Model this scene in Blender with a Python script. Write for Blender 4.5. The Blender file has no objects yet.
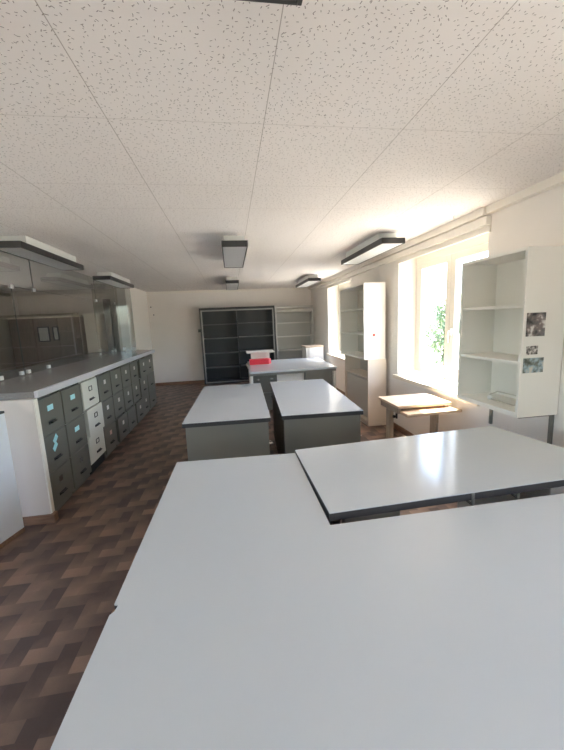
import bpy, bmesh, math, random
from mathutils import Vector, Matrix, Euler
random.seed(7)
sc = bpy.context.scene
COL = sc.collection
H = 2.318            # ceiling height
CZ = 1.5             # eye height

# ------------------------------------------------------------------ materials
def new_mat(name):
    m = bpy.data.materials.new(name); m.use_nodes = True
    nt = m.node_tree
    return m, nt, nt.nodes['Principled BSDF']

def srgb(r, g, b):
    f = lambda c: (c/255/12.92) if c/255 <= .04045 else ((c/255+.055)/1.055)**2.4
    return (f(r), f(g), f(b), 1)

def plain(name, rgb, rough=.5, metal=0., noise=.04, scale=6., spec=.5, bump=0.):
    m, nt, p = new_mat(name)
    N, L = nt.nodes, nt.links
    c = srgb(*rgb)
    tc = N.new('ShaderNodeTexCoord')
    nz = N.new('ShaderNodeTexNoise'); nz.inputs['Scale'].default_value = scale; nz.inputs['Detail'].default_value = 4
    L.new(tc.outputs['Object'], nz.inputs['Vector'])
    mx = N.new('ShaderNodeMix'); mx.data_type = 'RGBA'
    mx.inputs['A'].default_value = tuple(v*(1-noise) for v in c[:3])+(1,)
    mx.inputs['B'].default_value = tuple(min(1, v*(1+noise)) for v in c[:3])+(1,)
    L.new(nz.outputs['Fac'], mx.inputs['Factor'])
    L.new(mx.outputs['Result'], p.inputs['Base Color'])
    p.inputs['Roughness'].default_value = rough
    p.inputs['Metallic'].default_value = metal
    p.inputs['Specular IOR Level'].default_value = spec
    if bump:
        b = N.new('ShaderNodeBump'); b.inputs['Strength'].default_value = bump; b.inputs['Distance'].default_value = .004
        n2 = N.new('ShaderNodeTexNoise'); n2.inputs['Scale'].default_value = 90; n2.inputs['Detail'].default_value = 3
        L.new(tc.outputs['Object'], n2.inputs['Vector'])
        L.new(n2.outputs['Fac'], b.inputs['Height']); L.new(b.outputs['Normal'], p.inputs['Normal'])
    return m

def math_node(nt, op, a, b=None, c=None):
    n = nt.nodes.new('ShaderNodeMath'); n.operation = op
    for i, v in enumerate((a, b, c)):
        if v is None: continue
        if isinstance(v, (int, float)): n.inputs[i].default_value = v
        else: nt.links.new(v, n.inputs[i])
    return n.outputs[0]

def floor_mat():
    m, nt, p = new_mat('vinyl_parquet')
    N, L = nt.nodes, nt.links
    tc = N.new('ShaderNodeTexCoord'); sx = N.new('ShaderNodeSeparateXYZ')
    L.new(tc.outputs['Object'], sx.inputs[0])
    W = .080
    M = lambda *a: math_node(nt, *a)
    u = M('DIVIDE', M('ADD', sx.outputs[0], 20*W+.01), W); v = M('DIVIDE', M('ADD', sx.outputs[1], 100*W+.02), W)
    i = M('FLOOR', u); j = M('FLOOR', v)
    k = M('FLOORED_MODULO', M('SUBTRACT', i, j), 4)
    vert = M('GREATER_THAN', k, 1.5)
    # block id
    idx = M('SUBTRACT', i, M('MULTIPLY', M('SUBTRACT', 1, vert), k))
    idy = M('SUBTRACT', j, M('MULTIPLY', vert, M('SUBTRACT', 3, k)))
    cid = N.new('ShaderNodeCombineXYZ'); L.new(idx, cid.inputs[0]); L.new(idy, cid.inputs[1]); L.new(vert, cid.inputs[2])
    wn = N.new('ShaderNodeTexWhiteNoise'); L.new(cid.outputs[0], wn.inputs['Vector'])
    # position along the block
    lu = M('SUBTRACT', u, idx); lv = M('SUBTRACT', v, idy)
    along = M('MULTIPLY', M('ADD', M('MULTIPLY', lu, M('SUBTRACT', 1, vert)), M('MULTIPLY', lv, vert)), .5)
    nz = N.new('ShaderNodeTexNoise'); nz.inputs['Scale'].default_value = 1.0; nz.inputs['Detail'].default_value = 3
    mp = N.new('ShaderNodeMapping'); mp.inputs['Scale'].default_value = (9, 9, 9)
    L.new(tc.outputs['Object'], mp.inputs['Vector']); L.new(mp.outputs[0], nz.inputs['Vector'])
    t = M('ADD', M('MULTIPLY', wn.outputs['Value'], .62), M('MULTIPLY', M('SUBTRACT', 1, vert), .26))
    t = M('ADD', t, M('MULTIPLY', M('SUBTRACT', nz.outputs['Fac'], .5), .55))
    t = M('ADD', t, M('MULTIPLY', M('SUBTRACT', .5, along), .50))
    cr = N.new('ShaderNodeValToRGB')
    cr.color_ramp.elements[0].position = .12; cr.color_ramp.elements[0].color = srgb(90, 74, 68)
    cr.color_ramp.elements[1].position = .95; cr.color_ramp.elements[1].color = srgb(152, 124, 107)
    L.new(t, cr.inputs[0])
    # fine fibres
    wv = N.new('ShaderNodeTexNoise'); wv.inputs['Scale'].default_value = 260; wv.inputs['Detail'].default_value = 2
    L.new(tc.outputs['Object'], wv.inputs['Vector'])
    mx = N.new('ShaderNodeMix'); mx.data_type = 'RGBA'; mx.blend_type = 'MULTIPLY'; mx.inputs['Factor'].default_value = .35
    L.new(cr.outputs[0], mx.inputs['A']); L.new(wv.outputs['Color'], mx.inputs['B'])
    hs = N.new('ShaderNodeMix'); hs.data_type = 'RGBA'; hs.inputs['Factor'].default_value = .35
    L.new(cr.outputs[0], hs.inputs['A']); 
    bw = N.new('ShaderNodeRGBToBW'); L.new(wv.outputs['Color'], bw.inputs[0])
    g = N.new('ShaderNodeMix'); g.data_type = 'RGBA'; g.blend_type = 'MULTIPLY'; g.inputs['Factor'].default_value = .3
    L.new(cr.outputs[0], g.inputs['A']); L.new(bw.outputs[0], g.inputs['B'])
    L.new(g.outputs['Result'], p.inputs['Base Color'])
    p.inputs['Roughness'].default_value = .42
    p.inputs['Specular IOR Level'].default_value = .35
    return m

def ceiling_mat():
    m, nt, p = new_mat('acoustic_tile')
    N, L = nt.nodes, nt.links
    M = lambda *a: math_node(nt, *a)
    tc = N.new('ShaderNodeTexCoord'); sx = N.new('ShaderNodeSeparateXYZ')
    L.new(tc.outputs['Object'], sx.inputs[0])
    X, Y = sx.outputs[0], sx.outputs[1]
    flat = N.new('ShaderNodeCombineXYZ'); L.new(X, flat.inputs[0]); L.new(Y, flat.inputs[1])
    masks = []
    for s, off, keep in ((42., 0., .85), (36., 3.37, .6)):
        sc_ = N.new('ShaderNodeVectorMath'); sc_.operation = 'MULTIPLY_ADD'
        sc_.inputs[1].default_value = (s, s, 0); sc_.inputs[2].default_value = (off, off*1.7, 0)
        L.new(flat.outputs[0], sc_.inputs[0])
        vo = N.new('ShaderNodeTexVoronoi'); vo.voronoi_dimensions = '2D'; vo.inputs['Scale'].default_value = 1; vo.inputs['Randomness'].default_value = .95
        L.new(sc_.outputs[0], vo.inputs['Vector'])
        d = N.new('ShaderNodeVectorMath'); d.operation = 'SUBTRACT'
        L.new(sc_.outputs[0], d.inputs[0]); L.new(vo.outputs['Position'], d.inputs[1])
        sp = N.new('ShaderNodeSeparateXYZ'); L.new(d.outputs[0], sp.inputs[0])
        cs = N.new('ShaderNodeSeparateColor'); L.new(vo.outputs['Color'], cs.inputs[0])
        ang = M('MULTIPLY', cs.outputs[0], math.pi)
        ca, sa = M('COSINE', ang), M('SINE', ang)
        a = M('ADD', M('MULTIPLY', sp.outputs[0], ca), M('MULTIPLY', sp.outputs[1], sa))
        b = M('SUBTRACT', M('MULTIPLY', sp.outputs[1], ca), M('MULTIPLY', sp.outputs[0], sa))
        ln = M('MULTIPLY_ADD', cs.outputs[1], .13, .03)
        aa = M('MAXIMUM', M('SUBTRACT', M('ABSOLUTE', a), ln), 0)
        r = M('SQRT', M('ADD', M('MULTIPLY', aa, aa), M('MULTIPLY', b, b)))
        hole = M('LESS_THAN', r, .048)
        masks.append(M('MULTIPLY', hole, M('LESS_THAN', cs.outputs[2], keep)))
    holes = M('MAXIMUM', masks[0], masks[1])
    # joints: boards .625 wide, running along the room
    jx = M('ABSOLUTE', M('SUBTRACT', M('FLOORED_MODULO', M('ADD', X, 20*.6235-.191+.31175), .6235), .31175))
    jx = M('LESS_THAN', jx, .0016)
    ys = None
    for yy in (.915, 1.579, 2.243, 2.671):
        q = M('LESS_THAN', M('ABSOLUTE', M('SUBTRACT', Y, yy)), .0022)
        ys = q if ys is None else M('MAXIMUM', ys, q)
    nz = N.new('ShaderNodeTexNoise'); nz.inputs['Scale'].default_value = 1.1; nz.inputs['Detail'].default_value = 4
    L.new(tc.outputs['Object'], nz.inputs['Vector'])
    cr = N.new('ShaderNodeValToRGB')
    cr.color_ramp.elements[0].position = .3; cr.color_ramp.elements[0].color = srgb(233, 228, 225)
    cr.color_ramp.elements[1].position = .7; cr.color_ramp.elements[1].color = srgb(239, 234, 231)
    L.new(nz.outputs['Fac'], cr.inputs[0])
    m1 = N.new('ShaderNodeMix'); m1.data_type = 'RGBA'; m1.inputs['B'].default_value = srgb(132, 124, 120)
    L.new(M('MULTIPLY', holes, .85), m1.inputs['Factor']); L.new(cr.outputs[0], m1.inputs['A'])
    m2 = N.new('ShaderNodeMix'); m2.data_type = 'RGBA'; m2.inputs['B'].default_value = srgb(150, 140, 132)
    L.new(M('MAXIMUM', M('MULTIPLY', jx, .7), M('MULTIPLY', ys, .3)), m2.inputs['Factor']); L.new(m1.outputs['Result'], m2.inputs['A'])
    L.new(m2.outputs['Result'], p.inputs['Base Color'])
    bp = N.new('ShaderNodeBump'); bp.invert = True; bp.inputs['Strength'].default_value = .5; bp.inputs['Distance'].default_value = .004
    L.new(M('MAXIMUM', holes, jx), bp.inputs['Height']); L.new(bp.outputs['Normal'], p.inputs['Normal'])
    p.inputs['Roughness'].default_value = .9; p.inputs['Specular IOR Level'].default_value = .2
    return m

def wood_mat(name, c1, c2, rough=.45, axis=0):
    m, nt, p = new_mat(name); N, L = nt.nodes, nt.links
    tc = N.new('ShaderNodeTexCoord'); mp = N.new('ShaderNodeMapping')
    s = [14, 14, 14]; s[axis] = 1.4; mp.inputs['Scale'].default_value = s
    nz = N.new('ShaderNodeTexNoise'); nz.inputs['Scale'].default_value = 3; nz.inputs['Detail'].default_value = 5
    nz.inputs['Distortion'].default_value = .6
    L.new(tc.outputs['Object'], mp.inputs[0]); L.new(mp.outputs[0], nz.inputs['Vector'])
    cr = N.new('ShaderNodeValToRGB')
    cr.color_ramp.elements[0].position = .3; cr.color_ramp.elements[0].color = srgb(*c1)
    cr.color_ramp.elements[1].position = .7; cr.color_ramp.elements[1].color = srgb(*c2)
    L.new(nz.outputs['Fac'], cr.inputs[0]); L.new(cr.outputs[0], p.inputs['Base Color'])
    p.inputs['Roughness'].default_value = rough
    return m

def speckle_mat(name, base, spot, rough=.3):
    m, nt, p = new_mat(name); N, L = nt.nodes, nt.links
    tc = N.new('ShaderNodeTexCoord')
    nz = N.new('ShaderNodeTexNoise'); nz.inputs['Scale'].default_value = 160; nz.inputs['Detail'].default_value = 2
    L.new(tc.outputs['Object'], nz.inputs['Vector'])
    cr = N.new('ShaderNodeValToRGB')
    cr.color_ramp.elements[0].position = .42; cr.color_ramp.elements[0].color = srgb(*spot)
    cr.color_ramp.elements[1].position = .58; cr.color_ramp.elements[1].color = srgb(*base)
    L.new(nz.outputs['Fac'], cr.inputs[0]); L.new(cr.outputs[0], p.inputs['Base Color'])
    p.inputs['Roughness'].default_value = rough
    return m

def glass_mat(name, tint, gloss_rough=.0, ior=1.5, extra=1.0):
    m = bpy.data.materials.new(name); m.use_nodes = True
    nt = m.node_tree; N, L = nt.nodes, nt.links
    N.remove(N['Principled BSDF'])
    out = N['Material Output']
    t = N.new('ShaderNodeBsdfTransparent'); t.inputs[0].default_value = tint
    g = N.new('ShaderNodeBsdfGlossy'); g.inputs['Roughness'].default_value = gloss_rough
    f = N.new('ShaderNodeFresnel'); f.inputs['IOR'].default_value = ior
    geo = N.new('ShaderNodeNewGeometry')
    fac = math_node(nt, 'MULTIPLY', f.outputs[0], math_node(nt, 'SUBTRACT', extra, math_node(nt, 'MULTIPLY', geo.outputs['Backfacing'], extra)))
    mx = N.new('ShaderNodeMixShader')
    L.new(fac, mx.inputs[0]); L.new(t.outputs[0], mx.inputs[1]); L.new(g.outputs[0], mx.inputs[2])
    L.new(mx.outputs[0], out.inputs['Surface'])
    return m

def print_mat(name, cols, scale):
    m, nt, p = new_mat(name); N, L = nt.nodes, nt.links
    tc = N.new('ShaderNodeTexCoord')
    nz = N.new('ShaderNodeTexNoise'); nz.inputs['Scale'].default_value = scale; nz.inputs['Detail'].default_value = 2
    L.new(tc.outputs['Object'], nz.inputs['Vector'])
    cr = N.new('ShaderNodeValToRGB'); e = cr.color_ramp.elements
    e[0].position = .36; e[0].color = srgb(*cols[0]); e[1].position = .66; e[1].color = srgb(*cols[-1])
    for i, c in enumerate(cols[1:-1]):
        k = e.new(.36+.3*(i+1)/(len(cols)-1)); k.color = srgb(*c)
    L.new(nz.outputs['Fac'], cr.inputs[0]); L.new(cr.outputs[0], p.inputs['Base Color'])
    p.inputs['Roughness'].default_value = .35
    return m

M = {
 'floor': floor_mat(), 'ceiling': ceiling_mat(),
 'wall': plain('painted_plaster', (236, 231, 225), .85, noise=.02, bump=.12, spec=.25),
 'wall_back': plain('painted_plaster_back', (236, 230, 224), .85, noise=.02, bump=.12, spec=.25),
 'office_wall': plain('office_plaster', (196, 188, 180), .85, noise=.04, spec=.2),
 'white_trim': plain('white_trim', (236, 230, 220), .45, noise=.02),
 'pvc': plain('window_white', (226, 222, 212), .35, noise=.01),
 'sill': plain('sill_laminate', (226, 214, 196), .35, noise=.03),
 'table_white': plain('white_table_laminate', (192, 197, 201), .16, noise=.015, scale=2.5, spec=.5),
 'black_edge': plain('black_edge_band', (54, 51, 50), .65, noise=.05),
 'panel_grey': plain('grey_beige_panel', (120, 117, 107), .55, noise=.02),
 'steel_grey': plain('grey_enamel_steel', (118, 118, 112), .4, noise=.03),
 'cab_green': plain('olive_grey_enamel', (106, 105, 96), .35, noise=.04),
 'cab_green_dark': plain('olive_grey_dark_plinth', (40, 42, 39), .6),  # dark enamel of the plinth under the cream cabinet
 'cab_white': plain('cream_enamel', (214, 212, 200), .35, noise=.02),
 'black': plain('black_plastic', (28, 28, 29), .4),
 'black_case': plain('charcoal_enamel', (58, 60, 61), .45, noise=.05),
 'case_trim': plain('grey_aluminium_trim', (160, 160, 156), .35, metal=.4),
 'case_grey': plain('pale_grey_case', (214, 212, 206), .45, noise=.03),
 'case_grey_in': plain('grey_case_inside', (188, 187, 182), .55, noise=.03),
 'white_lam': plain('white_shelf_laminate', (236, 234, 227), .4, noise=.015),
 'beige_lam': plain('beige_shelf_inside', (204, 197, 186), .5, noise=.02),
 'counter': speckle_mat('speckled_counter', (150, 147, 145), (122, 119, 118), .22),
 'counter_edge': plain('counter_edge_strip', (206, 204, 208), .35, noise=.02),
 'panel_cream': plain('cream_panel', (218, 208, 200), .6, noise=.02),
 'gate_white': plain('white_gate_laminate', (226, 230, 235), .35, noise=.01),
 'base_wood': wood_mat('baseboard_wood', (124, 92, 72), (158, 124, 100), .5, 0),
 'desk_wood': wood_mat('pale_beech', (196, 170, 142), (218, 196, 170), .4, 0),
 'desk_side': wood_mat('greyer_beech_side', (150, 136, 120), (174, 160, 144), .5, 2),  # greyer beech for the legs and stretcher
 'lamp_white': plain('lamp_housing', (216, 217, 213), .45, noise=.02),
 'lamp_rim': plain('lamp_rim_dark', (46, 46, 46), .4, noise=.03),
 'diffuser': plain('lamp_diffuser', (205, 206, 208), .3, noise=.02),
 'chrome': plain('bright_metal', (215, 215, 212), .22, metal=.9, noise=.01),
 'white_plastic': plain('white_plastic', (238, 238, 235), .35, noise=.01),
 'cyan': plain('cyan_label', (186, 240, 248), .5, noise=.1, scale=60),
 'paper': plain('label_paper', (236, 232, 226), .6, noise=.04),
 'pinkpaper': plain('pinkish_label', (226, 196, 186), .6, noise=.04),
 'red': plain('red_plastic', (226, 44, 66), .4, noise=.04),
 'cup_brown': wood_mat('brown_cupboard', (120, 104, 92), (142, 124, 110), .5, 2),
 'cream_door': plain('cream_door', (214, 204, 186), .5, noise=.02),
 'dark_wood': wood_mat('dark_brown_jamb', (52, 40, 34), (70, 54, 46), .5, 2),
 'part_glass': glass_mat('smoked_partition_glass', (.74, .745, .735, 1), 0., 1.5, 2.0),
 'win_glass': glass_mat('window_glass', (.97, .985, .98, 1), 0., 1.45, .9),
 'seal': plain('glass_edge_dark', (46, 52, 50), .3),
 'shelf_edge': plain('shelf_enamel', (92, 93, 92), .4, noise=.03),
 'wire': plain('pale_wire', (200, 196, 186), .4, metal=.2),
 'sticker': plain('red_sticker', (190, 84, 66), .5),
 'bark': plain('bark', (92, 76, 62), .9, noise=.3, scale=12),
 'leaf': plain('leaf_green', (84, 104, 66), .6, noise=.35, scale=3),
 'ground': plain('pale_yard', (196, 190, 178), .9, noise=.08, scale=.6),
 'hill': plain('hazy_hill', (128, 146, 140), .95, noise=.15, scale=.05),
 'print_a': print_mat('dark_photo_print', ((58, 56, 54), (104, 100, 98), (134, 120, 116), (216, 212, 206)), 22),
 'print_b': print_mat('torn_photo_print', ((70, 66, 62), (150, 144, 138), (222, 216, 208)), 60),
 'print_c': print_mat('blue_photo_print', ((70, 78, 68), (120, 128, 122), (160, 182, 190), (206, 200, 188)), 20),
}

# ------------------------------------------------------------------ builders
def B(): return bmesh.new()

def box(bm, x0, y0, z0, x1, y1, z1, bevel=0., mat=0):
    xs, ys, zs = sorted((x0, x1)), sorted((y0, y1)), sorted((z0, z1))
    t = bmesh.new()
    v = [t.verts.new((xs[i], ys[j], zs[k])) for i in (0, 1) for j in (0, 1) for k in (0, 1)]
    for q in ((0, 1, 3, 2), (4, 6, 7, 5), (0, 4, 5, 1), (2, 3, 7, 6), (0, 2, 6, 4), (1, 5, 7, 3)):
        t.faces.new([v[i] for i in q])
    if bevel: bmesh.ops.bevel(t, geom=list(t.edges), offset=bevel, segments=2, affect='EDGES', profile=.6)
    bmesh.ops.recalc_face_normals(t, faces=list(t.faces))
    merge(bm, t, mat)
    return bm

def merge(bm, t, mat=0, mtx=None):
    mp = {}
    for v in t.verts: mp[v] = bm.verts.new(mtx @ v.co if mtx else v.co)
    for f in t.faces:
        n = bm.faces.new([mp[v] for v in f.verts]); n.material_index = mat
    t.free()

def prism(bm, pts, z0, z1, bevel=0.):
    t = bmesh.new()
    lo = [t.verts.new((p[0], p[1], z0)) for p in pts]; hi = [t.verts.new((p[0], p[1], z1)) for p in pts]
    n = len(pts)
    t.faces.new(lo[::-1]); t.faces.new(hi)
    for i in range(n): t.faces.new((lo[i], lo[(i+1) % n], hi[(i+1) % n], hi[i]))
    if bevel: bmesh.ops.bevel(t, geom=list(t.edges), offset=bevel, segments=2, affect='EDGES')
    bmesh.ops.recalc_face_normals(t, faces=list(t.faces))
    merge(bm, t); return bm

def tube(bm, pts, r, seg=8):
    pts = [Vector(p) for p in pts]
    t = bmesh.new(); rings = []
    for i, p in enumerate(pts):
        d = (pts[min(i+1, len(pts)-1)]-pts[max(i-1, 0)]).normalized()
        a = d.orthogonal().normalized() if i == 0 else (rings_a - d*rings_a.dot(d)).normalized()
        rings_a = a; b = d.cross(a)
        rr = r[i] if isinstance(r, (list, tuple)) else r
        rings.append([t.verts.new(p + (a*math.cos(2*math.pi*k/seg) + b*math.sin(2*math.pi*k/seg))*rr) for k in range(seg)])
    for i in range(len(rings)-1):
        for k in range(seg): t.faces.new((rings[i][k], rings[i][(k+1) % seg], rings[i+1][(k+1) % seg], rings[i+1][k]))
    t.faces.new(rings[0][::-1]); t.faces.new(rings[-1])
    bmesh.ops.recalc_face_normals(t, faces=list(t.faces))
    merge(bm, t); return bm

def disc(bm, c, n, r, h, seg=20):
    c = Vector(c); n = Vector(n).normalized()
    return tube(bm, [c, c+n*h*.7, c+n*h], [r, r, r*.8], seg)

def obj(name, bm, mat, parent=None, mats=None):
    me = bpy.data.meshes.new(name); bm.to_mesh(me); bm.free()
    for mm in (mats or [mat]): me.materials.append(mm)
    o = bpy.data.objects.new(name, me); COL.objects.link(o)
    if parent: o.parent = parent
    return o

def smooth(o):
    for f in o.data.polygons: f.use_smooth = True
    return o

def thing(name, label, cat, loc=(0, 0, 0), rz=0, group=None):
    o = bpy.data.objects.new(name, None); COL.objects.link(o); o.empty_display_size = .1
    o.location = loc; o.rotation_euler = (0, 0, rz); o['label'] = label; o['category'] = cat
    if group: o['group'] = group
    return o

def tag(o, label, cat, group=None):
    o['label'] = label; o['category'] = cat
    if group: o['group'] = group
    return o

def struct(name, bm, mat, parent=None):
    o = obj(name, bm, mat, parent); o['kind'] = 'structure' if not parent else 'structure'
    return o

def children(o): return [c for c in bpy.data.objects if c.parent == o]

def dup(root, loc, rz=None, label=None):
    r = root.copy(); COL.objects.link(r); r.location = loc
    if rz is not None: r.rotation_euler = (0, 0, rz)
    if label: r['label'] = label
    for ch in children(root):
        c = ch.copy(); COL.objects.link(c); c.parent = r
        for g in children(ch):
            d = g.copy(); COL.objects.link(d); d.parent = c
    return r

# ------------------------------------------------------------------ room shell
XR, XO = 2.10, 2.42          # inner and outer face of the window wall
YB, YF = 8.90, -2.60         # back and front walls
XL = -4.30                   # office wall behind the glass
GX = -2.15                   # glass partition plane

struct('floor', box(B(), XL-.2, YF-.2, -.12, XO, YB+.2, 0), M['floor'])
struct('ceiling', box(B(), XL-.2, YF-.2, H, XO, YB+.2, H+.12), M['ceiling'])
struct('wall_back', box(B(), -1.97, YB, 0, XO, YB+.15, H), M['wall_back'])
ADDED_FRONT = [(-1.10, .50)]  # unseen window added behind the camera to light the room
ADDED_OFFICE = [(-1.6, .3), (.7, 2.6), (3.2, 4.4), (5.6, 6.6)]  # unseen windows added along the office wall as fill light
def holed(y0, y1, spans, fn):
    bm = B(); y = y0
    for a, b in spans:
        fn(bm, y, a, 0, H); fn(bm, a, b, 0, .74); fn(bm, a, b, 2.215, H); y = b
    fn(bm, y, y1, 0, H); return bm
struct('wall_front', holed(XL-.32, XO, ADDED_FRONT, lambda bm, a, b, z0, z1: box(bm, a, YF-.32, z0, b, YF, z1)), M['wall'])
struct('wall_office', holed(YF, 8.05, ADDED_OFFICE, lambda bm, a, b, z0, z1: box(bm, XL-.32, a, z0, XL, b, z1)), M['office_wall'])
struct('wall_office_back', box(B(), XL, 7.90, 0, -2.12, 8.05, H), M['office_wall'])
struct('wall_left', box(B(), -2.12, 7.12, 0, -1.97, YB+.15, H), M['wall'])

WINS = [(2.62, 4.137), (5.85, 7.32), (-1.05, .42)]  # last span: unseen window added for light and glare on the near tables
Z0, Z1 = .74, 2.215
bm = B()
edges = sorted(WINS); y = YF
for a, b in edges:
    box(bm, XR, y, 0, XO, a, H)
    box(bm, XR, a, 0, XO, b, Z0); box(bm, XR, a, Z1, XO, b, H)
    y = b
box(bm, XR, y, 0, XO, YB, H)
struct('wall_right', bm, M['wall'])

struct('baseboard_back', box(B(), -1.97, YB-.016, 0, XR, YB, .075, .003), M['base_wood'])
struct('baseboard_left', box(B(), -1.97, 7.12, 0, -1.954, YB-.016, .075, .003), M['base_wood'])
bm = B(); box(bm, XR-.016, YF, 0, XR, YB-.016, .075, .003)
struct('baseboard_right', bm, M['base_wood'])
# curtain rail box along the window wall, pelmet below it, moulding on the back wall
bm = B(); box(bm, 2.045, YF, 2.262, XR, 2.60, H, .003); box(bm, 2.03, 2.61, 2.255, XR, YB-.02, H, .003)
struct('trim_1', bm, M['white_trim'])
bm = B(); box(bm, 2.084, 5.83, 2.128, XR, 7.34, 2.181, .003); box(bm, 2.052, 2.60, 2.182, XR, 8.2, 2.250, .004)
box(bm, 2.084, 2.60, 2.128, XR, 4.16, 2.181, .003)
struct('trim_2', bm, M['white_trim'])
struct('trim_3', box(B(), -1.97, YB-.02, 2.262, 2.03, YB, H, .003), M['white_trim'])

def window(n, y0, y1):
    root = bpy.data.objects.new('window_%d' % n, None); COL.objects.link(root); root['kind'] = 'structure'
    xf0, xf1 = 2.335, 2.40
    bm = B(); fb, ft = .055, .10
    box(bm, xf0, y0, Z0+.04, xf1, y0+.06, Z1, .004); box(bm, xf0, y1-.06, Z0+.04, xf1, y1, Z1, .004)
    box(bm, xf0, y0+.06, Z0+.04, xf1, y1-.06, Z0+.095, .004); box(bm, xf0, y0+.06, Z1-ft, xf1, y1-.06, Z1, .004)
    o = struct('window_frame', bm, M['pvc'], root)
    ym = (y0+y1)/2+.05
    for a, b in ((y0+.062, ym-.002), (ym+.002, y1-.062)):
        bm = B(); x0, x1 = 2.325, 2.385; z0, z1 = Z0+.097, Z1-ft-.002; w = .075
        box(bm, x0, a, z0, x1, a+w, z1, .005); box(bm, x0, b-w, z0, x1, b, z1, .005)
        box(bm, x0, a+w, z0, x1, b-w, z0+w, .005); box(bm, x0, a+w, z1-w, x1, b-w, z1, .005)
        s = struct('window_sash', bm, M['pvc'], root)
        struct('pane', box(B(), 2.353, a+w-.005, z0+w-.005, 2.359, b-w+.005, z1-w+.005), M['win_glass'], s)
    bm = B(); box(bm, 2.312, ym-.055, 1.26, 2.326, ym-.025, 1.34, .004); tube(bm, [(2.318, ym-.04, 1.31), (2.29, ym-.04, 1.31), (2.285, ym-.04, 1.29), (2.285, ym-.04, 1.19)], .008)
    struct('window_handle', bm, M['white_plastic'], root)
    struct('window_sill', box(B(), 2.045, y0-.03, Z0-.035, 2.336, y1+.03, Z0+.008, .005) if False else box(box(B(), 2.045, y0-.03, Z0-.04, XR-.001, y1+.03, Z0+.005, .004), XR-.001, y0+.002, Z0+.0005, 2.336, y1-.002, Z0+.005), M['sill'], root)
    return root
for i, (a, b) in enumerate((WINS[1], WINS[0], WINS[2])): window(i+1, a, b)
# unseen windows added behind the camera and along the office for daylight
def place_added(n, w, loc, rz):
    q = window(n, 0, w); q.location = loc; q.rotation_euler = (0, 0, rz); return q
for i, (a, b) in enumerate(ADDED_FRONT): place_added(4+i, b-a, (a, YF+XR, 0), -math.pi/2)
for i, (a, b) in enumerate(ADDED_OFFICE): place_added(5+i, b-a, (XL+XR, b, 0), math.pi)

# ------------------------------------------------------------------ outdoors
struct('ground', box(B(), -60, -60, -4.2, 90, 120, -4.0), M['ground'])
bm = B()
ring = []
for i in range(60):
    t = i/59; yy = -60+t*260
    ring.append((70+6*math.sin(t*9), yy, -4+11+5*math.sin(t*7.3)+2*math.sin(t*21)))
vs = [(bm.verts.new((x-14, yy, -4)), bm.verts.new((x, yy, z)), bm.verts.new((x+25, yy, -4))) for x, yy, z in ring]
for a, b in zip(vs, vs[1:]):
    bm.faces.new((a[0], b[0], b[1], a[1])); bm.faces.new((a[1], b[1], b[2], a[2]))
hl = struct('hills', bm, M['hill']); smooth(hl)

def tree(loc, hgt, r, label, nleaf, seed):
    rnd = random.Random(seed)
    t = thing('tree', label, 'tree', loc, 0, 'trees outside the window')
    bm = B()
    tube(bm, [(0, 0, 0), (.04, .03, hgt*.4), (-.03, .02, hgt*.7), (0, 0, hgt*.92)], [.14, .11, .07, .02], 10)
    for k in range(7):
        a = k*2.4; z = hgt*(.4+.06*k)
        tube(bm, [(0, 0, z), (r*.4*math.cos(a), r*.4*math.sin(a), z+.35), (r*.75*math.cos(a), r*.75*math.sin(a), z+.8)], [.05, .03, .01], 6)
    obj('trunk', bm, M['bark'], t)
    bm = B(); blobs = []
    for k in range(16):
        a = rnd.uniform(0, 6.28); q = r*rnd.uniform(.1, .75); z = hgt*rnd.uniform(.5, .95)
        blobs.append((q*math.cos(a), q*math.sin(a), z, r*rnd.uniform(.3, .5)))
    for k in range(nleaf):
        bx, by, bz, br = rnd.choice(blobs)
        d = Vector((rnd.gauss(0, 1), rnd.gauss(0, 1), rnd.gauss(0, 1))).normalized()*br*rnd.uniform(.6, 1.05)
        c = Vector((bx, by, bz))+d
        e = Euler((rnd.uniform(0, 6.28), rnd.uniform(0, 6.28), rnd.uniform(0, 6.28))).to_matrix()
        s = rnd.uniform(.06, .1)
        bm.faces.new([bm.verts.new(c+e @ Vector(p)*s) for p in ((-1, 0, 0), (0, -.5, .1), (1, 0, 0), (0, .5, .1))])
    o = obj('foliage', bm, M['leaf'], t); o['kind'] = 'stuff'
    return t
tree((10.0, 15.0, -4.0), 6.1, 1.0, 'slender leafy green tree outside, seen through left sash of the near window', 2600, 3)

# ------------------------------------------------------------------ counter, filing cabinets, glass
t = thing('counter_worktop', 'long grey speckled worktop with pale front edge over the row of filing cabinets', 'counter', (-2.0, 2.78, 1.0))
obj('top', prism(B(), [(-.62, 0), (.50, 0), (.50, 4.10), (.12, 4.34), (-.62, 4.34)], .002, .05), M['counter'], t)
o = obj('edge_strip', box(B(), .5005, -.002, .0, .524, 4.10, .052, .003), M['counter_edge'], t); o['label'] = 'pale lilac grey front edge strip'

t = thing('end_panel', 'cream counter end panel with brown wooden foot strip, beside the nearest filing cabinet', 'panel', (-2.0, 2.78, 0))
obj('board', box(B(), -.60, -.03, 0, .50, .012, .998, .003), M['panel_cream'], t)
o = obj('edge_strip', box(B(), .5005, -.030, .075, .512, .012, .998, .002), M['white_trim'], t)
bm = B(); box(bm, -.60, -.046, .0, .50, -.031, .072, .003); box(bm, .5005, -.046, .0, .530, .012, .072, .003)
o = obj('foot_strip', bm, M['base_wood'], t); o['label'] = 'brown wooden foot strip'

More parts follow.
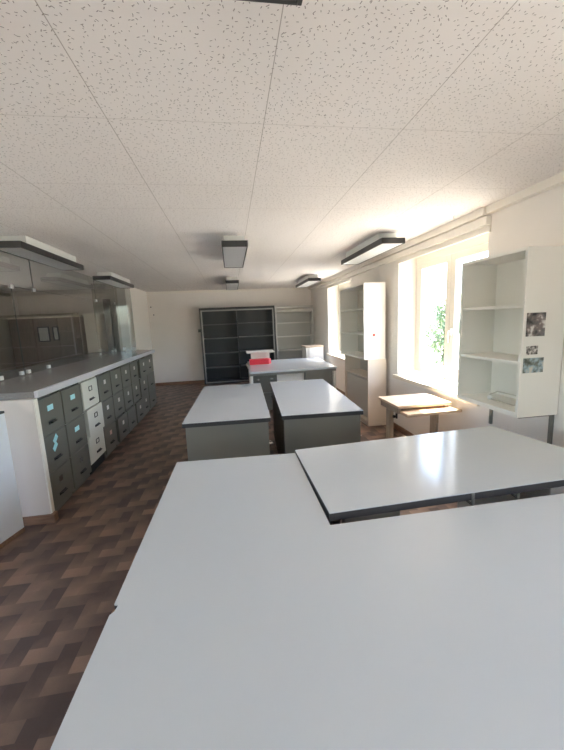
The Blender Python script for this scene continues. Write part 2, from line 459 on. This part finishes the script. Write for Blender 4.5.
def cabinet_drawer(root, z0, z1, w, m, out, lab, lm):
    """front of one drawer: x = 0 is the carcass front, w runs along y"""
    d = obj('drawer', box(box(B(), -.30, .02, z0+.01, .0, w-.02, z1-.02), .0005, .008, z0, .018+out, w-.008, z1, .004) if out < .01 else
            box(box(B(), -.30, .02, z0+.01, .0005+out, w-.02, z1-.02), .0006+out, .008, z0, .018+out, w-.008, z1, .004), m, root)
    zc = (z0+z1)/2; x = .018+out; yc = w/2
    # handle: small black recessed pull with a bar
    h = B(); box(h, x, yc-.055, zc-.075, x+.006, yc+.055, zc-.050, .003)
    tube(h, [(x+.004, yc-.045, zc-.064), (x+.020, yc-.036, zc-.060), (x+.020, yc+.036, zc-.060), (x+.004, yc+.045, zc-.064)], .005, 6)
    o = obj('handle', h, M['black'], d)
    if lab == 'frame':
        l = B()
        for a in ((-.04, .025, -.033, .075), (.033, .025, .04, .075), (-.033, .025, .033, .032), (-.033, .068, .033, .075)):
            box(l, x, yc+a[0], zc+a[1], x+.004, yc+a[2], zc+a[3])
        obj('label_holder', l, M['black'], d)
    elif lab == 'cyan':
        l = B(); box(l, x, yc-.045, zc+.035, x+.003, yc+.045, zc+.080)
        o = obj('label_holder', l, M['cyan'], d); o['label'] = 'bright cyan label'
    elif lab == 'cyan2':
        l = B()
        mt = Matrix.Rotation(math.radians(38), 4, 'X')
        for dy, dz in ((.008, .095), (-.012, .035)):
            q = bmesh.new(); box(q, -.0, -.038, -.022, .003, .038, .022)
            merge(l, q, 0, Matrix.Translation((x, yc+dy, zc+dz)) @ mt)
        o = obj('label_holder', l, M['cyan'], d); o['label'] = 'pair of tilted cyan labels'
    elif lab:
        l = B(); box(l, x, yc-.030, zc+.032, x+.003, yc+.030, zc+.082, .001)
        obj('label_holder', l, {'pink': M['pinkpaper'], 'knob': M['chrome'], 'white': M['paper']}[lab], d)
    return d

def filing_cabinet(y, w, m, labs, outs, label, plinth=.028, z_top=.985):
    t = thing('filing_cabinet', label, 'cabinet', (-1.535, y, 0), 0, 'filing cabinets under the counter')
    bm = B()
    box(bm, -.55, .0, plinth, -.53, w, z_top); box(bm, -.53, 0, plinth, 0, .006, z_top); box(bm, -.53, w-.006, plinth, 0, w, z_top)
    box(bm, -.53, .006, plinth, 0, w-.006, plinth+.012); box(bm, -.53, .006, z_top-.012, 0, w-.006, z_top)
    n = 3; hh = (z_top-.014-(plinth+.014))/n
    for k in range(1, n):
        zz = plinth+.014+hh*k; box(bm, -.02, .006, zz-.004, 0, w-.006, zz+.004)
    obj('body', bm, m, t)
    bm = B(); box(bm, -.54, .01, 0, -.004, w-.01, plinth-.001)
    o = obj('plinth', bm, M['cab_green_dark'] if m is M['cab_white'] else m, t)
    for k in range(n):
        z0 = plinth+.014+hh*k+.003; z1 = z0+hh-.006
        cabinet_drawer(t, z0, z1, w, m, outs[k], labs[k], None)
    # lock and vent slot in the top rail
    bm = B(); disc(bm, (.0, w*.18, z_top-.006), (1, 0, 0), .006, .004, 10)
    obj('lock', bm, M['chrome'], t)
    return t
G, WH = M['cab_green'], M['cab_white']
# outs and labels run from the bottom drawer up
filing_cabinet(2.800, .410, G, ('knob', 'cyan2', 'cyan'), (0, 0, 0), 'olive grey filing cabinet nearest the end panel, two tilted cyan labels on its middle drawer')
filing_cabinet(3.215, .400, G, ('knob', 'cyan', 'cyan'), (0, 0, 0), 'olive grey filing cabinet with two cyan labels touching the cream filing cabinet')
filing_cabinet(3.625, .415, WH, ('frame', 'frame', 'frame'), (.004, .022, 0), 'cream filing cabinet with black label frames among the olive grey cabinets', plinth=.09)
filing_cabinet(4.050, .410, G, ('pink', 'white', 'white'), (0, 0, 0), 'olive grey filing cabinet with pinkish bottom label, just beyond the cream one')
filing_cabinet(4.465, .415, G, ('white', 'white', 'white'), (.022, 0, 0), 'olive grey filing cabinet second beyond the cream one, bottom drawer slightly out')
filing_cabinet(4.885, .415, G, (None, 'white', 'white'), (.020, 0, 0), 'olive grey filing cabinet third beyond the cream one, bottom drawer without a label')
filing_cabinet(5.305, .430, G, ('white', 'white', 'white'), (.030, 0, 0), 'olive grey filing cabinet third from the far end of the counter row')
filing_cabinet(5.775, .490, G, ('white', 'white', 'white'), (0, 0, .02), 'olive grey filing cabinet second from the far end, standing slightly proud')
filing_cabinet(6.272, .540, G, ('', '', 'white'), (0, 0, 0), 'olive grey filing cabinet at the far end of the counter row')

# glass partition standing on the counter
t = thing('glass_partition', 'grey tinted glass screen held by small clips, standing on the grey counter', 'glass partition', (GX, 2.8, 1.0525))
def gz(z): return z-1.0525
lower = [2.82, 3.885, 6.66, 7.05]
upper = [2.82, 4.285, 6.10, 7.05]
for a, b in zip(lower, lower[1:]):
    pn = obj('pane', box(B(), -.004, a+.002-2.8, 0.001, .004, b-.002-2.8, gz(1.948)), M['part_glass'], t)
    obj('edge_seal', box(box(B(), -.0045, b-2.8-.0025, .001, .0045, b-2.8+.0005, gz(1.948)), -.005, a-2.8+.003, gz(1.9482), .005, b-2.8-.004, gz(1.9515)), M['seal'], pn)
for a, b in zip(upper, upper[1:]):
    pn = obj('pane', box(B(), -.004, a+.002-2.8, gz(1.952), .004, b-.002-2.8, gz(H-.004)), M['part_glass'], t)
    obj('edge_seal', box(B(), -.0045, b-2.8-.0025, gz(1.953), .0045, b-2.8+.0005, gz(H-.004)), M['seal'], pn)
# return pane at the far end
ang = math.atan2(6.87-7.06, -1.80+2.14)
ln = math.hypot(.34, .19)
q = B(); bq = bmesh.new(); box(bq, .01, -.004, .001, ln, .004, gz(H-.004)); merge(q, bq, 0, Matrix.Translation((0, 7.065-2.8, 0)) @ Matrix.Rotation(ang, 4, 'Z'))
obj('pane', q, M['part_glass'], t)
def clip(px, py, z, sz=.020):
    bm = B(); box(bm, px+.0045, py-sz, z-sz, px+.016, py+sz, z+sz, .004); box(bm, px-.016, py-sz, z-sz, px-.0045, py+sz, z+sz, .004)
    disc(bm, (px+.016, py, z), (1, 0, 0), .008, .004, 10)
    obj('clip', bm, M['white_plastic'], t)
for yy in (3.50, 3.83, 3.95, 4.36, 6.0, 6.58, 6.74): clip(0, yy-2.8, .0275)
for yy in (3.885, 4.285, 6.10, 7.0): clip(0, yy-2.8, gz(1.95))
for f in (.28, .92):
    bm = B(); c = Vector((ln*f*math.cos(ang), 7.065-2.8+ln*f*math.sin(ang), 0)); box(bm, c.x-.03, c.y-.03, .001, c.x+.03, c.y-.012, .062, .004)
    obj('clip', bm, M['white_plastic'], t)

# swing gate at the near end
t = thing('counter_gate', 'white low gate panel with wooden foot strip before the cream end panel', 'gate', (-1.651, 2.664, 0), math.radians(-14.6))
obj('leaf', box(B(), -.036, -.95, .032, .0, .0, .925, .003), M['gate_white'], t)
o = obj('cap', box(B(), -.038, -.95, .926, .002, .001, .944, .003), M['black_edge'], t)
o = obj('foot_strip', box(B(), -.040, -.95, .0, .004, .0, .031, .003), M['base_wood'], t)

# ------------------------------------------------------------------ office behind the glass
t = thing('cupboard', 'wide brown cupboard behind the glass with a pale top edge', 'cupboard', (-4.26, 7.42, 0))
obj('body', box(B(), 0, .02, .06, 1.32, .46, 1.74), M['cup_brown'], t)
obj('plinth', box(B(), .01, .04, 0, 1.31, .44, .058), M['black'], t)
for k in range(3):
    d = obj('door', box(B(), .004+k*.439, 0, .07, .436+k*.439, .019, 1.735, .003), M['cup_brown'], t)
obj('top', box(B(), -.01, -.012, 1.741, 1.325, .47, 1.775, .003), M['cream_door'], t)
def frame(x0, x1, z0, z1, label):
    t = thing('picture_frame', label, 'picture frame', ((x0+x1)/2, 7.419, (z0+z1)/2), 0, 'frames behind the glass')
    w, h = (x1-x0)/2, (z1-z0)/2; b = .018
    bm = B(); box(bm, -w, -.016, -h, -w+b, 0, h); box(bm, w-b, -.016, -h, w, 0, h); box(bm, -w+b, -.016, -h, w-b, 0, -h+b); box(bm, -w+b, -.016, h-b, w-b, 0, h)
    obj('frame', bm, M['black'], t); obj('sheet', box(B(), -w+b, -.006, -h+b, w-b, 0, h-b), M['beige_lam'], t)
frame(-3.755, -3.545, 1.285, 1.575, 'wide black picture frame on the brown cupboard behind the glass')
frame(-3.485, -3.375, 1.300, 1.570, 'narrow black picture frame on the brown cupboard behind the glass')
t = thing('tall_cabinet', 'tall narrow cream cabinet standing behind the glass partition', 'cabinet', (-2.89, 7.42, 0))
obj('body', box(B(), 0, .02, .05, .25, .44, 1.80, .004), M['cream_door'], t)
d = obj('door', box(B(), .004, 0, .06, .246, .019, 1.795, .003), M['cream_door'], t)
obj('knob', disc(B(), (.225, 0, 1.0), (0, -1, 0), .012, .02, 12), M['chrome'], d)
obj('plinth', box(B(), .01, .04, 0, .24, .43, .049), M['black'], t)
r = bpy.data.objects.new('door_1', None); COL.objects.link(r); r['kind'] = 'structure'
struct('door_leaf', box(B(), -3.06, 7.865, 0.005, -2.625, 7.897, 2.06, .003), M['office_wall'], r)
struct('door_frame', box(B(), -2.62, 7.80, 0.001, -2.50, 7.898, 2.10, .003), M['dark_wood'], r)

# ------------------------------------------------------------------ tables
def slab(root, pts, zt, thick=.034):
    o1 = obj('tabletop', prism(B(), pts, zt-.004, zt), M['table_white'], root)
    o2 = obj('edge_band', prism(B(), pts, zt-thick, zt-.0042), M['black_edge'], root); o2['label'] = 'black edge band under the white top'
    return o1
# big angled worktop in the foreground
t = thing('worktop', 'large white worktop with chipped left edge, wrapping round the raised table', 'table', (0, .4, 0))
P = [(-.378, -.03), (1.92, -.03), (1.92, .742), (.314, .724), (.316, 1.436), (-.344, 1.470)]
def ledge(yy): return -.378+(.034)*(yy+.03)/1.5
n0 = .465
left = [(ledge(n0+.030), n0+.030), (ledge(n0+.028)+.012, n0+.024), (ledge(n0)+.009, n0+.004), (ledge(n0-.004), n0-.006)]
slab(t, P+left, .75)
obj('core_chip', box(B(), ledge(n0)-.002, n0-.004, .715, ledge(n0)+.006, n0+.022, .740), M['base_wood'], t)['label'] = 'chipped brown core at the left edge'
bm = B(); box(bm, -.31, .02, .06, -.285, 1.42, .715); box(bm, .235, .80, .06, .26, 1.41, .715); box(bm, -.285, 1.395, .06, .235, 1.42, .715); box(bm, -.285, .02, .06, 1.86, .045, .715); box(bm, 1.84, .045, .06, 1.86, .69, .715)
obj('carcass', bm, M['panel_grey'], t)
for q in ((-.29, .06, -.26, 1.38), (.20, .82, .23, 1.38), (1.80, .06, 1.83, .66)):
    obj('plinth', box(B(), q[0], q[1], 0, q[2], q[3], .059), M['black'], t)

# raised table to the right
t = thing('raised_table', 'white raised table with thick black edge set into the corner of the foreground worktop', 'table', (.326, 1.176, 0), math.radians(2.0))
slab(t, [(0, 0), (1.43, 0), (1.335, .708), (.014, .666)], .766, .034)
def at_t(o): return o
bm = B(); box(bm, .03, .05, .05, .062, .60, .731, .003); obj('side_panel', bm, M['panel_grey'], t)
bm = B(); box(bm, .064, .01, .05, .30, .045, .731, .003); obj('front_panel', bm, M['panel_grey'], t)
bm = B(); box(bm, 1.02, .015, .05, 1.26, .60, .731, .003); o = obj('pedestal', bm, M['case_grey'], t)
for x in (.612, .83):
    zz = .764 if x < .7 else .731
    bm = B(); box(bm, x, -.006, .715, x+.012, -.0005, zz, .002); box(bm, x, -.006, .709, x+.012, .03, .7145, .002)
    obj('bracket', bm, M['steel_grey'], t)
bm = B()
for x, y in ((.045, .08), (.045, .57), (1.06, .08), (1.06, .57), (1.22, .08), (1.22, .57)): disc(bm, (x, y, 0), (0, 0, 1), .016, .049, 14)
obj('feet', bm, M['black'], t)

def chest(loc, rz, w, d, label):
    t = thing('plan_chest', label, 'table', loc, rz, 'white topped chests in the middle of the room')
    slab(t, [(0, 0), (w, 0), (w, d), (0, d)], .75, .036)
    i = .018
    bm = B(); box(bm, i, i, .05, w-i, i+.02, .713, .002); obj('front_panel', bm, M['panel_grey'], t)
    bm = B(); box(bm, i, i+.021, .05, i+.02, d-i-.021, .713, .002); obj('side_panel', bm, M['panel_grey'], t)
    bm = B(); box(bm, w-i-.02, i+.021, .05, w-i, d-i-.021, .713, .002); s = obj('side_panel', bm, M['panel_grey'], t)
    bm = B(); tube(bm, [(w-i, .10, .50), (w-i+.028, .10, .50), (w-i+.028, .17, .49), (w-i, .17, .49)], .009, 8)
    obj('handle', bm, M['chrome'], s)
    bm = B(); box(bm, i, d-i-.02, .05, w-i, d-i, .713, .002); obj('rear_panel', bm, M['panel_grey'], t)
    obj('plinth', box(B(), .05, .05, 0, w-.05, d-.05, .049), M['black'], t)
    return t
chest((-.419, 2.629, 0), math.radians(-1.9), .682, 1.552, 'white topped grey chest with black edge, left one of the middle pair')
chest((.355, 2.625, 0), math.radians(-3.0), .668, 1.560, 'white topped grey chest with black edge, right one of the middle pair')

# desk further back
t = thing('office_desk', 'wide white topped grey desk with small drawers near the back wall bookcases', 'desk', (.229, 5.117, 0), math.radians(.8))
w, d = 1.372, 1.46
prot = [(0, 0), (1.372, 0), (1.45, 1.48), (.055, 1.465)]
obj('tabletop', prism(B(), prot, .722, .75, .004), M['table_white'], t)
bm = B(); box(bm, .01, .015, .685, w-.01, .04, .721); box(bm, .075, d-.04, .685, w+.03, d-.015, .721); box(bm, .03, .04, .685, .055, d-.04, .721); box(bm, w-.035, .04, .685, w-.01, d-.04, .721)
obj('apron', bm, M['steel_grey'], t)
for x, y in ((.012, .02), (w-.052, .02), (.07, d-.06), (w-.022, d-.06)):
    obj('leg', box(B(), x, y, 0, x+.04, y+.04, .684, .003), M['case_grey'], t)
p = obj('pedestal', box(B(), .058, .09, .12, .43, .70, .684, .003), M['steel_grey'], t)
for k in range(2):
    bm = B(); box(bm, .064, .068, .135+k*.28, .424, .089, .40+k*.275, .004)
    dr = obj('drawer', bm, M['cab_green'], t)
    for xx in (.13, .34):
        bm = B(); box(bm, xx-.022, .058, .33+k*.275, xx+.022, .0675, .35+k*.275, .003); obj('pull', bm, M['chrome'], dr)
obj('pedestal', box(B(), .87, .05, .12, w-.06, .70, .684, .003), M['steel_grey'], t)
obj('modesty_panel', box(B(), .435, .12, .16, .865, .135, .684), M['white_lam'], t)

# things on and behind the desk
t = thing('paper_stand', 'small white stand with wide flat top on the far desk behind the red box', 'stand', (.50, 6.28, .75))
obj('body', box(B(), -.17, -.10, .0005, .16, .12, .185, .006), M['white_lam'], t)
obj('top', box(B(), -.25, -.14, .186, .25, .16, .212, .005), M['white_plastic'], t)
bm = B(); prism(bm, [(-.185, -.075), (.15, -.075), (.20, 0), (.15, .075), (-.185, .075)], .0005, .092, .006)
o = obj('storage_box', bm, M['red'], None); o.location = (.472, 6.06, .75); tag(o, 'bright red box with pointed end lying on the far desk', 'box')
t = thing('low_cabinet', 'white low cabinet with wooden top behind the far desk', 'cabinet', (1.53, 7.05, 0))
obj('body', box(B(), 0, .0, .05, .37, .42, .915, .003), M['white_lam'], t)
d_ = obj('door', box(B(), .06, -.018, .06, .366, -.0005, .905, .003), M['white_lam'], t)
obj('knob', disc(B(), (.09, -.018, .6), (0, -1, 0), .012, .02, 12), M['chrome'], d_)
obj('top', box(B(), -.012, -.024, .916, .382, .43, .938, .003), M['desk_wood'], t)
obj('plinth', box(B(), .02, .02, 0, .35, .40, .049), M['black'], t)

# ------------------------------------------------------------------ back wall bookcases
t = thing('bookcase', 'large charcoal metal bookcase of two columns against the back wall', 'bookcase', (-.735, 8.60, 0))
W_, D_, HH = 1.835, .28, 1.872
bm = B(); box(bm, 0, 0, 0, .03, D_, HH); obj('side_panel', bm, M['black_case'], t)
bm = B(); box(bm, W_-.03, 0, 0, W_, D_, HH); obj('side_panel', bm, M['black_case'], t)
obj('top', box(B(), .0305, 0, HH-.05, W_-.0305, D_, HH), M['black_case'], t)
obj('bottom', box(B(), .0305, .012, .05, W_-.0305, D_-.011, .075), M['black_case'], t)
obj('plinth', box(B(), .0305, .012, 0, W_-.0305, .03, .0495), M['black_case'], t)
obj('back_panel', box(B(), .0305, D_-.01, .05, W_-.0305, D_, HH-.051), M['black_case'], t)
obj('divider', box(B(), .890, .004, .0755, .915, D_-.0105, HH-.0505), M['black_case'], t)
for z in (1.455, 1.11, .745, .385):
    obj('shelf', box(B(), .031, .004, z, .8895, D_-.011, z+.022), M['shelf_edge'], t)
for z in (1.465, 1.12, .76, .40):
    obj('shelf', box(B(), .9155, .004, z, W_-.031, D_-.011, z+.022), M['shelf_edge'], t)
bm = B(); box(bm, .032, -.012, .03, .062, -.0005, HH-.06); box(bm, W_-.062, -.012, .03, W_-.032, -.0005, HH-.06)
box(bm, .062, -.012, HH-.085, W_-.062, -.0005, HH-.06); box(bm, .062, -.012, .03, W_-.062, -.0005, .058)
o = obj('door_frame', bm, M['case_trim'], t); o['label'] = 'thin grey metal surround'
bm = B(); box(bm, -.06, .02, 1.30, -.001, .05, 1.37, .004); obj('handle', bm, M['steel_grey'], t)

t = thing('bookcase', 'pale grey open bookcase standing right of the charcoal bookcase', 'bookcase', (1.115, 8.60, 0))
W_ = .965
bm = B(); box(bm, 0, 0, 0, .03, D_, HH-.02); obj('side_panel', bm, M['case_grey'], t)
bm = B(); box(bm, W_-.03, 0, 0, W_, D_, HH-.02); obj('side_panel', bm, M['case_grey'], t)
obj('top', box(B(), .0305, .0, HH-.06, W_-.0305, D_, HH-.02), M['case_grey'], t)
bm = B(); tube(bm, [(.032, .045, HH-.125), (W_-.032, .045, HH-.125)], .052, 20); o = smooth(obj('shutter_roll', bm, M['case_grey'], t))
obj('bottom', box(B(), .0305, .012, .05, W_-.0305, D_-.011, .075), M['case_grey'], t)
obj('plinth', box(B(), .0305, .012, 0, W_-.0305, .03, .0495), M['case_grey'], t)
obj('back_panel', box(B(), .0305, D_-.01, .05, W_-.0305, D_, HH-.061), M['case_grey_in'], t)
for z in (1.415, 1.07, .72, .38):
    obj('shelf', box(B(), .031, .005, z, W_-.031, D_-.011, z+.025), M['case_grey'], t)

bm = B(); disc(bm, (0, 0, 0), (0, -1, 0), .014, .02, 12); o = obj('wall_screw', bm, M['black']); o.location = (-1.90, YB-.0005, 1.955); tag(o, 'small dark screw high on the back wall near the corner', 'screw', 'screws on the back wall')
bm = B(); disc(bm, (0, 0, 0), (0, -1, 0), .014, .02, 12); o = obj('wall_screw', bm, M['black']); o.location = (-1.85, YB-.0005, 1.765); tag(o, 'small dark screw on the back wall, lower one of two', 'screw', 'screws on the back wall')

# ------------------------------------------------------------------ window wall furniture
def open_case(t, wy, dx, z0, z1, shelves, m, mi, th=.02, base=.022):
    """case with its open front at local x = 0 and its depth running to +x; y from 0 to wy"""
    obj('side_panel', box(B(), 0, 0, z0, dx, th, z1, .001), m, t)
    obj('side_panel', box(B(), 0, wy-th, z0, dx, wy, z1, .001), m, t)
    obj('top', box(B(), 0, th+.0003, z1-th, dx, wy-th-.0003, z1, .001), m, t)
    obj('bottom', box(B(), -.0, th+.0003, z0, dx, wy-th-.0003, z0+base, .001), m, t)
    obj('back_panel', box(B(), dx-.008, th+.0003, z0+base+.0003, dx, wy-th-.0003, z1-th-.0003), mi, t)
    for z in shelves:
        obj('shelf', box(B(), .008, th+.0003, z-.01, dx-.0085, wy-th-.0003, z+.01, .001), m, t)

t = thing('wall_shelf_unit', 'white open wall cabinet with pictures on its side, hung right of the near window', 'shelf unit', (1.796, 1.910, .81))
open_case(t, .606, .296, 0, 1.067, (.355, .715), M['white_lam'], M['white_lam'], .02, .032)
for yy in (.035, .575):
    bm = B(); box(bm, .285, yy-.012, -.235, .3035, yy+.012, -.001, .002); box(bm, .04, yy-.008, -.016, .285, yy+.008, -.0005, .002)
    obj('bracket', bm, M['steel_grey'], t)

def photo(name, y, x0, x1, z0, z1, mat, label, curl=0., skew=0.):
    bm = B(); n = 8; w = x1-x0; h = z1-z0
    t0 = []
    for i in range(n+1):
        u = i/n; dx = -curl*max(0, u-.5)**2*4
        t0.append([(x0+w*u, y-.0012+dx*1.0-.0, z0+skew*u+ (h*k)) for k in (0, 1)])
    fr = [[bm.verts.new(p) for p in r] for r in t0]
    bk = [[bm.verts.new((p[0], p[1]+.0008, p[2])) for p in r] for r in t0]
    for i in range(n):
        bm.faces.new((fr[i][0], fr[i+1][0], fr[i+1][1], fr[i][1])); bm.faces.new((bk[i][0], bk[i][1], bk[i+1][1], bk[i+1][0]))
        bm.faces.new((fr[i][1], fr[i+1][1], bk[i+1][1], bk[i][1])); bm.faces.new((fr[i][0], bk[i][0], bk[i+1][0], fr[i+1][0]))
    bm.faces.new((fr[0][0], fr[0][1], bk[0][1], bk[0][0])); bm.faces.new((fr[n][0], bk[n][0], bk[n][1], fr[n][1]))
    c = Vector(((x0+x1)/2, y, (z0+z1)/2))
    for v in bm.verts: v.co -= c
    o = obj(name, bm, mat); o.location = c
    return tag(o, label, 'picture', 'pictures on the cabinet side')
photo('photo_print', 1.9095, 1.816, 1.930, 1.335, 1.481, M['print_a'], 'dark picture, topmost on the white wall cabinet side', .02)
photo('photo_print', 1.9095, 1.828, 1.900, 1.218, 1.272, M['print_b'], 'small torn scrap of picture between the two larger ones', .01, .004)
photo('photo_print', 1.9095, 1.812, 1.958, 1.103, 1.198, M['print_c'], 'blue grey landscape format picture, lowest on the white cabinet side', .0)
# wire holder lying in the bottom of the wall cabinet
t = thing('wire_holder', 'bent pale wire holder lying in the bottom of the white wall cabinet', 'wire holder', (1.95, 2.18, .8425))
bm = B(); tube(bm, [(-.05, -.12, .008), (-.05, .08, .008), (-.03, .13, .03), (.04, .13, .05), (.05, .0, .05), (.05, -.12, .045), (.0, -.15, .02), (-.05, -.12, .008)], .0045, 8)
smooth(obj('wire', bm, M['wire'], t))
bm = B(); bmesh.ops.create_uvsphere(bm, u_segments=16, v_segments=10, radius=.018, matrix=Matrix.Translation((-.05, .10, .0185))); smooth(obj('knob', bm, M['white_plastic'], t))

# tall bookcase: shelf unit standing on a lower cabinet
t = thing('shelf_unit', 'white open upper shelf unit standing on the lower cabinet between the two windows', 'shelf unit', (1.735, 4.362, .930))
open_case(t, 1.01, .300, 0, 1.005, (.335, .675), M['white_lam'], M['beige_lam'])
M['beige_side'] = plain('warm_beige_side', (226, 213, 198), .45, noise=.015)
t = thing('base_cabinet', 'pale base cabinet on the floor carrying the white shelf unit between windows', 'cabinet', (1.790, 4.362, 0))
open_case(t, .965, .262, .0, .928, (.66,), M['beige_side'], M['beige_lam'], .02, .06)
obj('door', box(B(), .030, .0215, .10, .048, .943, .63, .002), M['beige_lam'], t)
bm = B(); disc(bm, (0, 0, 0), (0, -1, 0), .020, .002, 18); o = obj('sticker', bm, M['sticker']); o.location = (1.873, 4.3615, 1.257); tag(o, 'round reddish sticker on the side of the tall white shelf unit', 'sticker')

# small wooden desk below the window
t = thing('side_table', 'small pale wooden table in the sun below the near window', 'table', (1.46, 2.862, 0))
obj('tabletop', box(B(), 0, 0, .655, .53, .425, .68, .004), M['desk_wood'], t)
obj('pull_out_board', prism(B(), [(.03, -.115), (.575, -.095), (.575, .02), (.484, .02), (.484, .35), (.048, .35), (.048, .02), (.03, .02)], .604, .630, .003), M['desk_wood'], t)
for x in (.012, .485):
    bm = B(); box(bm, x, .03, .60, x+.032, .395, .654, .003); box(bm, x, .17, .05, x+.032, .27, .60, .003); box(bm, x, .04, 0, x+.032, .385, .05, .003)
    lg = obj('leg', bm, M['desk_side'], t)
    if x < .1:
        bm = B(); tube(bm, [(x, .06, .57), (x-.02, .06, .57), (x-.03, .06, .57)], [.008, .016, .012], 12); box(bm, x-.001, .05, .55, x+.01, .07, .60)
        obj('knob', bm, M['black'], lg)
obj('stretcher', box(B(), .046, .205, .10, .483, .235, .15, .002), M['desk_side'], t)

# ------------------------------------------------------------------ ceiling lamps
def lamp(label, loc, rz=0, L=1.25):
    t = thing('ceiling_lamp', label, 'ceiling lamp', loc, rz, 'box lamps on the ceiling')
    w = .12
    obj('housing', box(B(), -w+.022, .13, -.072, w-.022, L-.13, -.0005, .003), M['lamp_white'], t)
    bm = B(); z0, z1 = -.128, -.0725
    box(bm, -w, 0, z0, -w+.010, L, z1, .002); box(bm, w-.010, 0, z0, w, L, z1, .002)
    box(bm, -w+.010, 0, z0, w-.010, .010, z1, .002); box(bm, -w+.010, L-.010, z0, w-.010, L, z1, .002); box(bm, -w+.010, .010, z1-.006, w-.010, L-.010, z1-.001)
    o = obj('rim', bm, M['lamp_rim'], t); o['label'] = 'dark grey rim'
    obj('diffuser', box(B(), -w+.0105, .0105, z0+.004, w-.0105, L-.0105, z0+.014), M['diffuser'], t)
    return t
l0 = lamp('box lamp in the middle of the ceiling above the pair of white chests', (.084, 3.335, H))
dup(l0, (.074, 6.36, H), 0, 'smallest looking box lamp, far along the ceiling towards the bookcases')
dup(l0, (.082, -.385, H), 0, 'box lamp cut off by the top of the picture, only its dark corner showing')
dup(l0, (1.610, 3.28, H), 0, 'box lamp by the near window beside the curtain rail')
dup(l0, (1.575, 6.33, H), 0, 'box lamp towards the far window, near the pale grey bookcase')
dup(l0, (-1.800, 3.265, H), 0, 'box lamp above the near end of the counter and cream filing cabinet')
dup(l0, (-1.800, 5.43, H), 0, 'box lamp above the far end of the counter')

bm = B(); tube(bm, [(0, 0, 0), (0, 0, -.03), (.01, 0, -.04), (.02, 0, -.032)], .004, 8); o = obj('ceiling_hook', bm, M['white_plastic']); o.location = (1.93, 2.83, H-.0005); tag(o, 'tiny pale hook on the ceiling by the curtain rail', 'hook')

# ------------------------------------------------------------------ light
w = bpy.data.worlds.new('World'); sc.world = w; w.use_nodes = True
nt = w.node_tree; N = nt.nodes
bg = N['Background']
sky = N.new('ShaderNodeTexSky'); sky.sky_type = 'NISHITA'; sky.sun_disc = False
sky.sun_elevation = math.radians(60); sky.sun_rotation = math.radians(70); sky.dust_density = 2.0; sky.air_density = 1.0
nt.links.new(sky.outputs[0], bg.inputs['Color']); bg.inputs['Strength'].default_value = .42

sd = bpy.data.lights.new('sun', 'SUN'); sd.energy = 9.0; sd.angle = math.radians(.6); sd.color = (1, .94, .84)
so = bpy.data.objects.new('sun', sd); COL.objects.link(so)
so.rotation_euler = Vector((-.69, -.25, -1.36)).to_track_quat('-Z', 'Y').to_euler()
so.location = (20, 8, 40)
def portal(c, out, w):
    pl = bpy.data.lights.new('window_portal', 'AREA'); pl.shape = 'RECTANGLE'; pl.size = w; pl.size_y = Z1-Z0
    pl.cycles.is_portal = True
    po = bpy.data.objects.new('window_portal', pl); COL.objects.link(po)
    po.location = c
    o_ = Vector(out); up = Vector((0, 0, 1)); x_ = up.cross(o_)
    po.matrix_world = Matrix(((x_.x, up.x, o_.x, c[0]), (x_.y, up.y, o_.y, c[1]), (x_.z, up.z, o_.z, c[2]), (0, 0, 0, 1)))
zc = (Z0+Z1)/2
for a, b in WINS: portal((2.415, (a+b)/2, zc), (1, 0, 0), b-a)
for a, b in ADDED_FRONT: portal(((a+b)/2, YF-.315, zc), (0, -1, 0), b-a)
for a, b in ADDED_OFFICE: portal((XL-.315, (a+b)/2, zc), (-1, 0, 0), b-a)

# ------------------------------------------------------------------ camera
yaw, pitch, roll, F = 0.140368218, -0.157725537, -0.0429799248, 342.863248
f = Vector((math.sin(yaw)*math.cos(pitch), math.cos(yaw)*math.cos(pitch), math.sin(pitch)))
r = Vector((math.cos(yaw), -math.sin(yaw), 0)); u = r.cross(f)
r2 = r*math.cos(roll)+u*math.sin(roll); u2 = -r*math.sin(roll)+u*math.cos(roll)
cd = bpy.data.cameras.new('camera'); cam = bpy.data.objects.new('camera', cd); COL.objects.link(cam)
cd.sensor_fit = 'AUTO'; cd.sensor_width = 36; cd.lens = 36*F/750; cd.clip_start = .02; cd.clip_end = 400
cam.matrix_world = Matrix(((r2.x, u2.x, -f.x, 0), (r2.y, u2.y, -f.y, 0), (r2.z, u2.z, -f.z, CZ), (0, 0, 0, 1)))
sc.camera = cam

sc.view_settings.view_transform = 'Standard'; sc.view_settings.look = 'None'
sc.view_settings.gamma = 1; sc.view_settings.use_curve_mapping = False
sc.view_settings.exposure = 2.55
sc.cycles.use_denoising = True
sc.cycles.max_bounces = 14; sc.cycles.diffuse_bounces = 8; sc.cycles.glossy_bounces = 4; sc.cycles.transparent_max_bounces = 16
sc.cycles.sample_clamp_indirect = 8
sc.cycles.caustics_reflective = False; sc.cycles.caustics_refractive = False
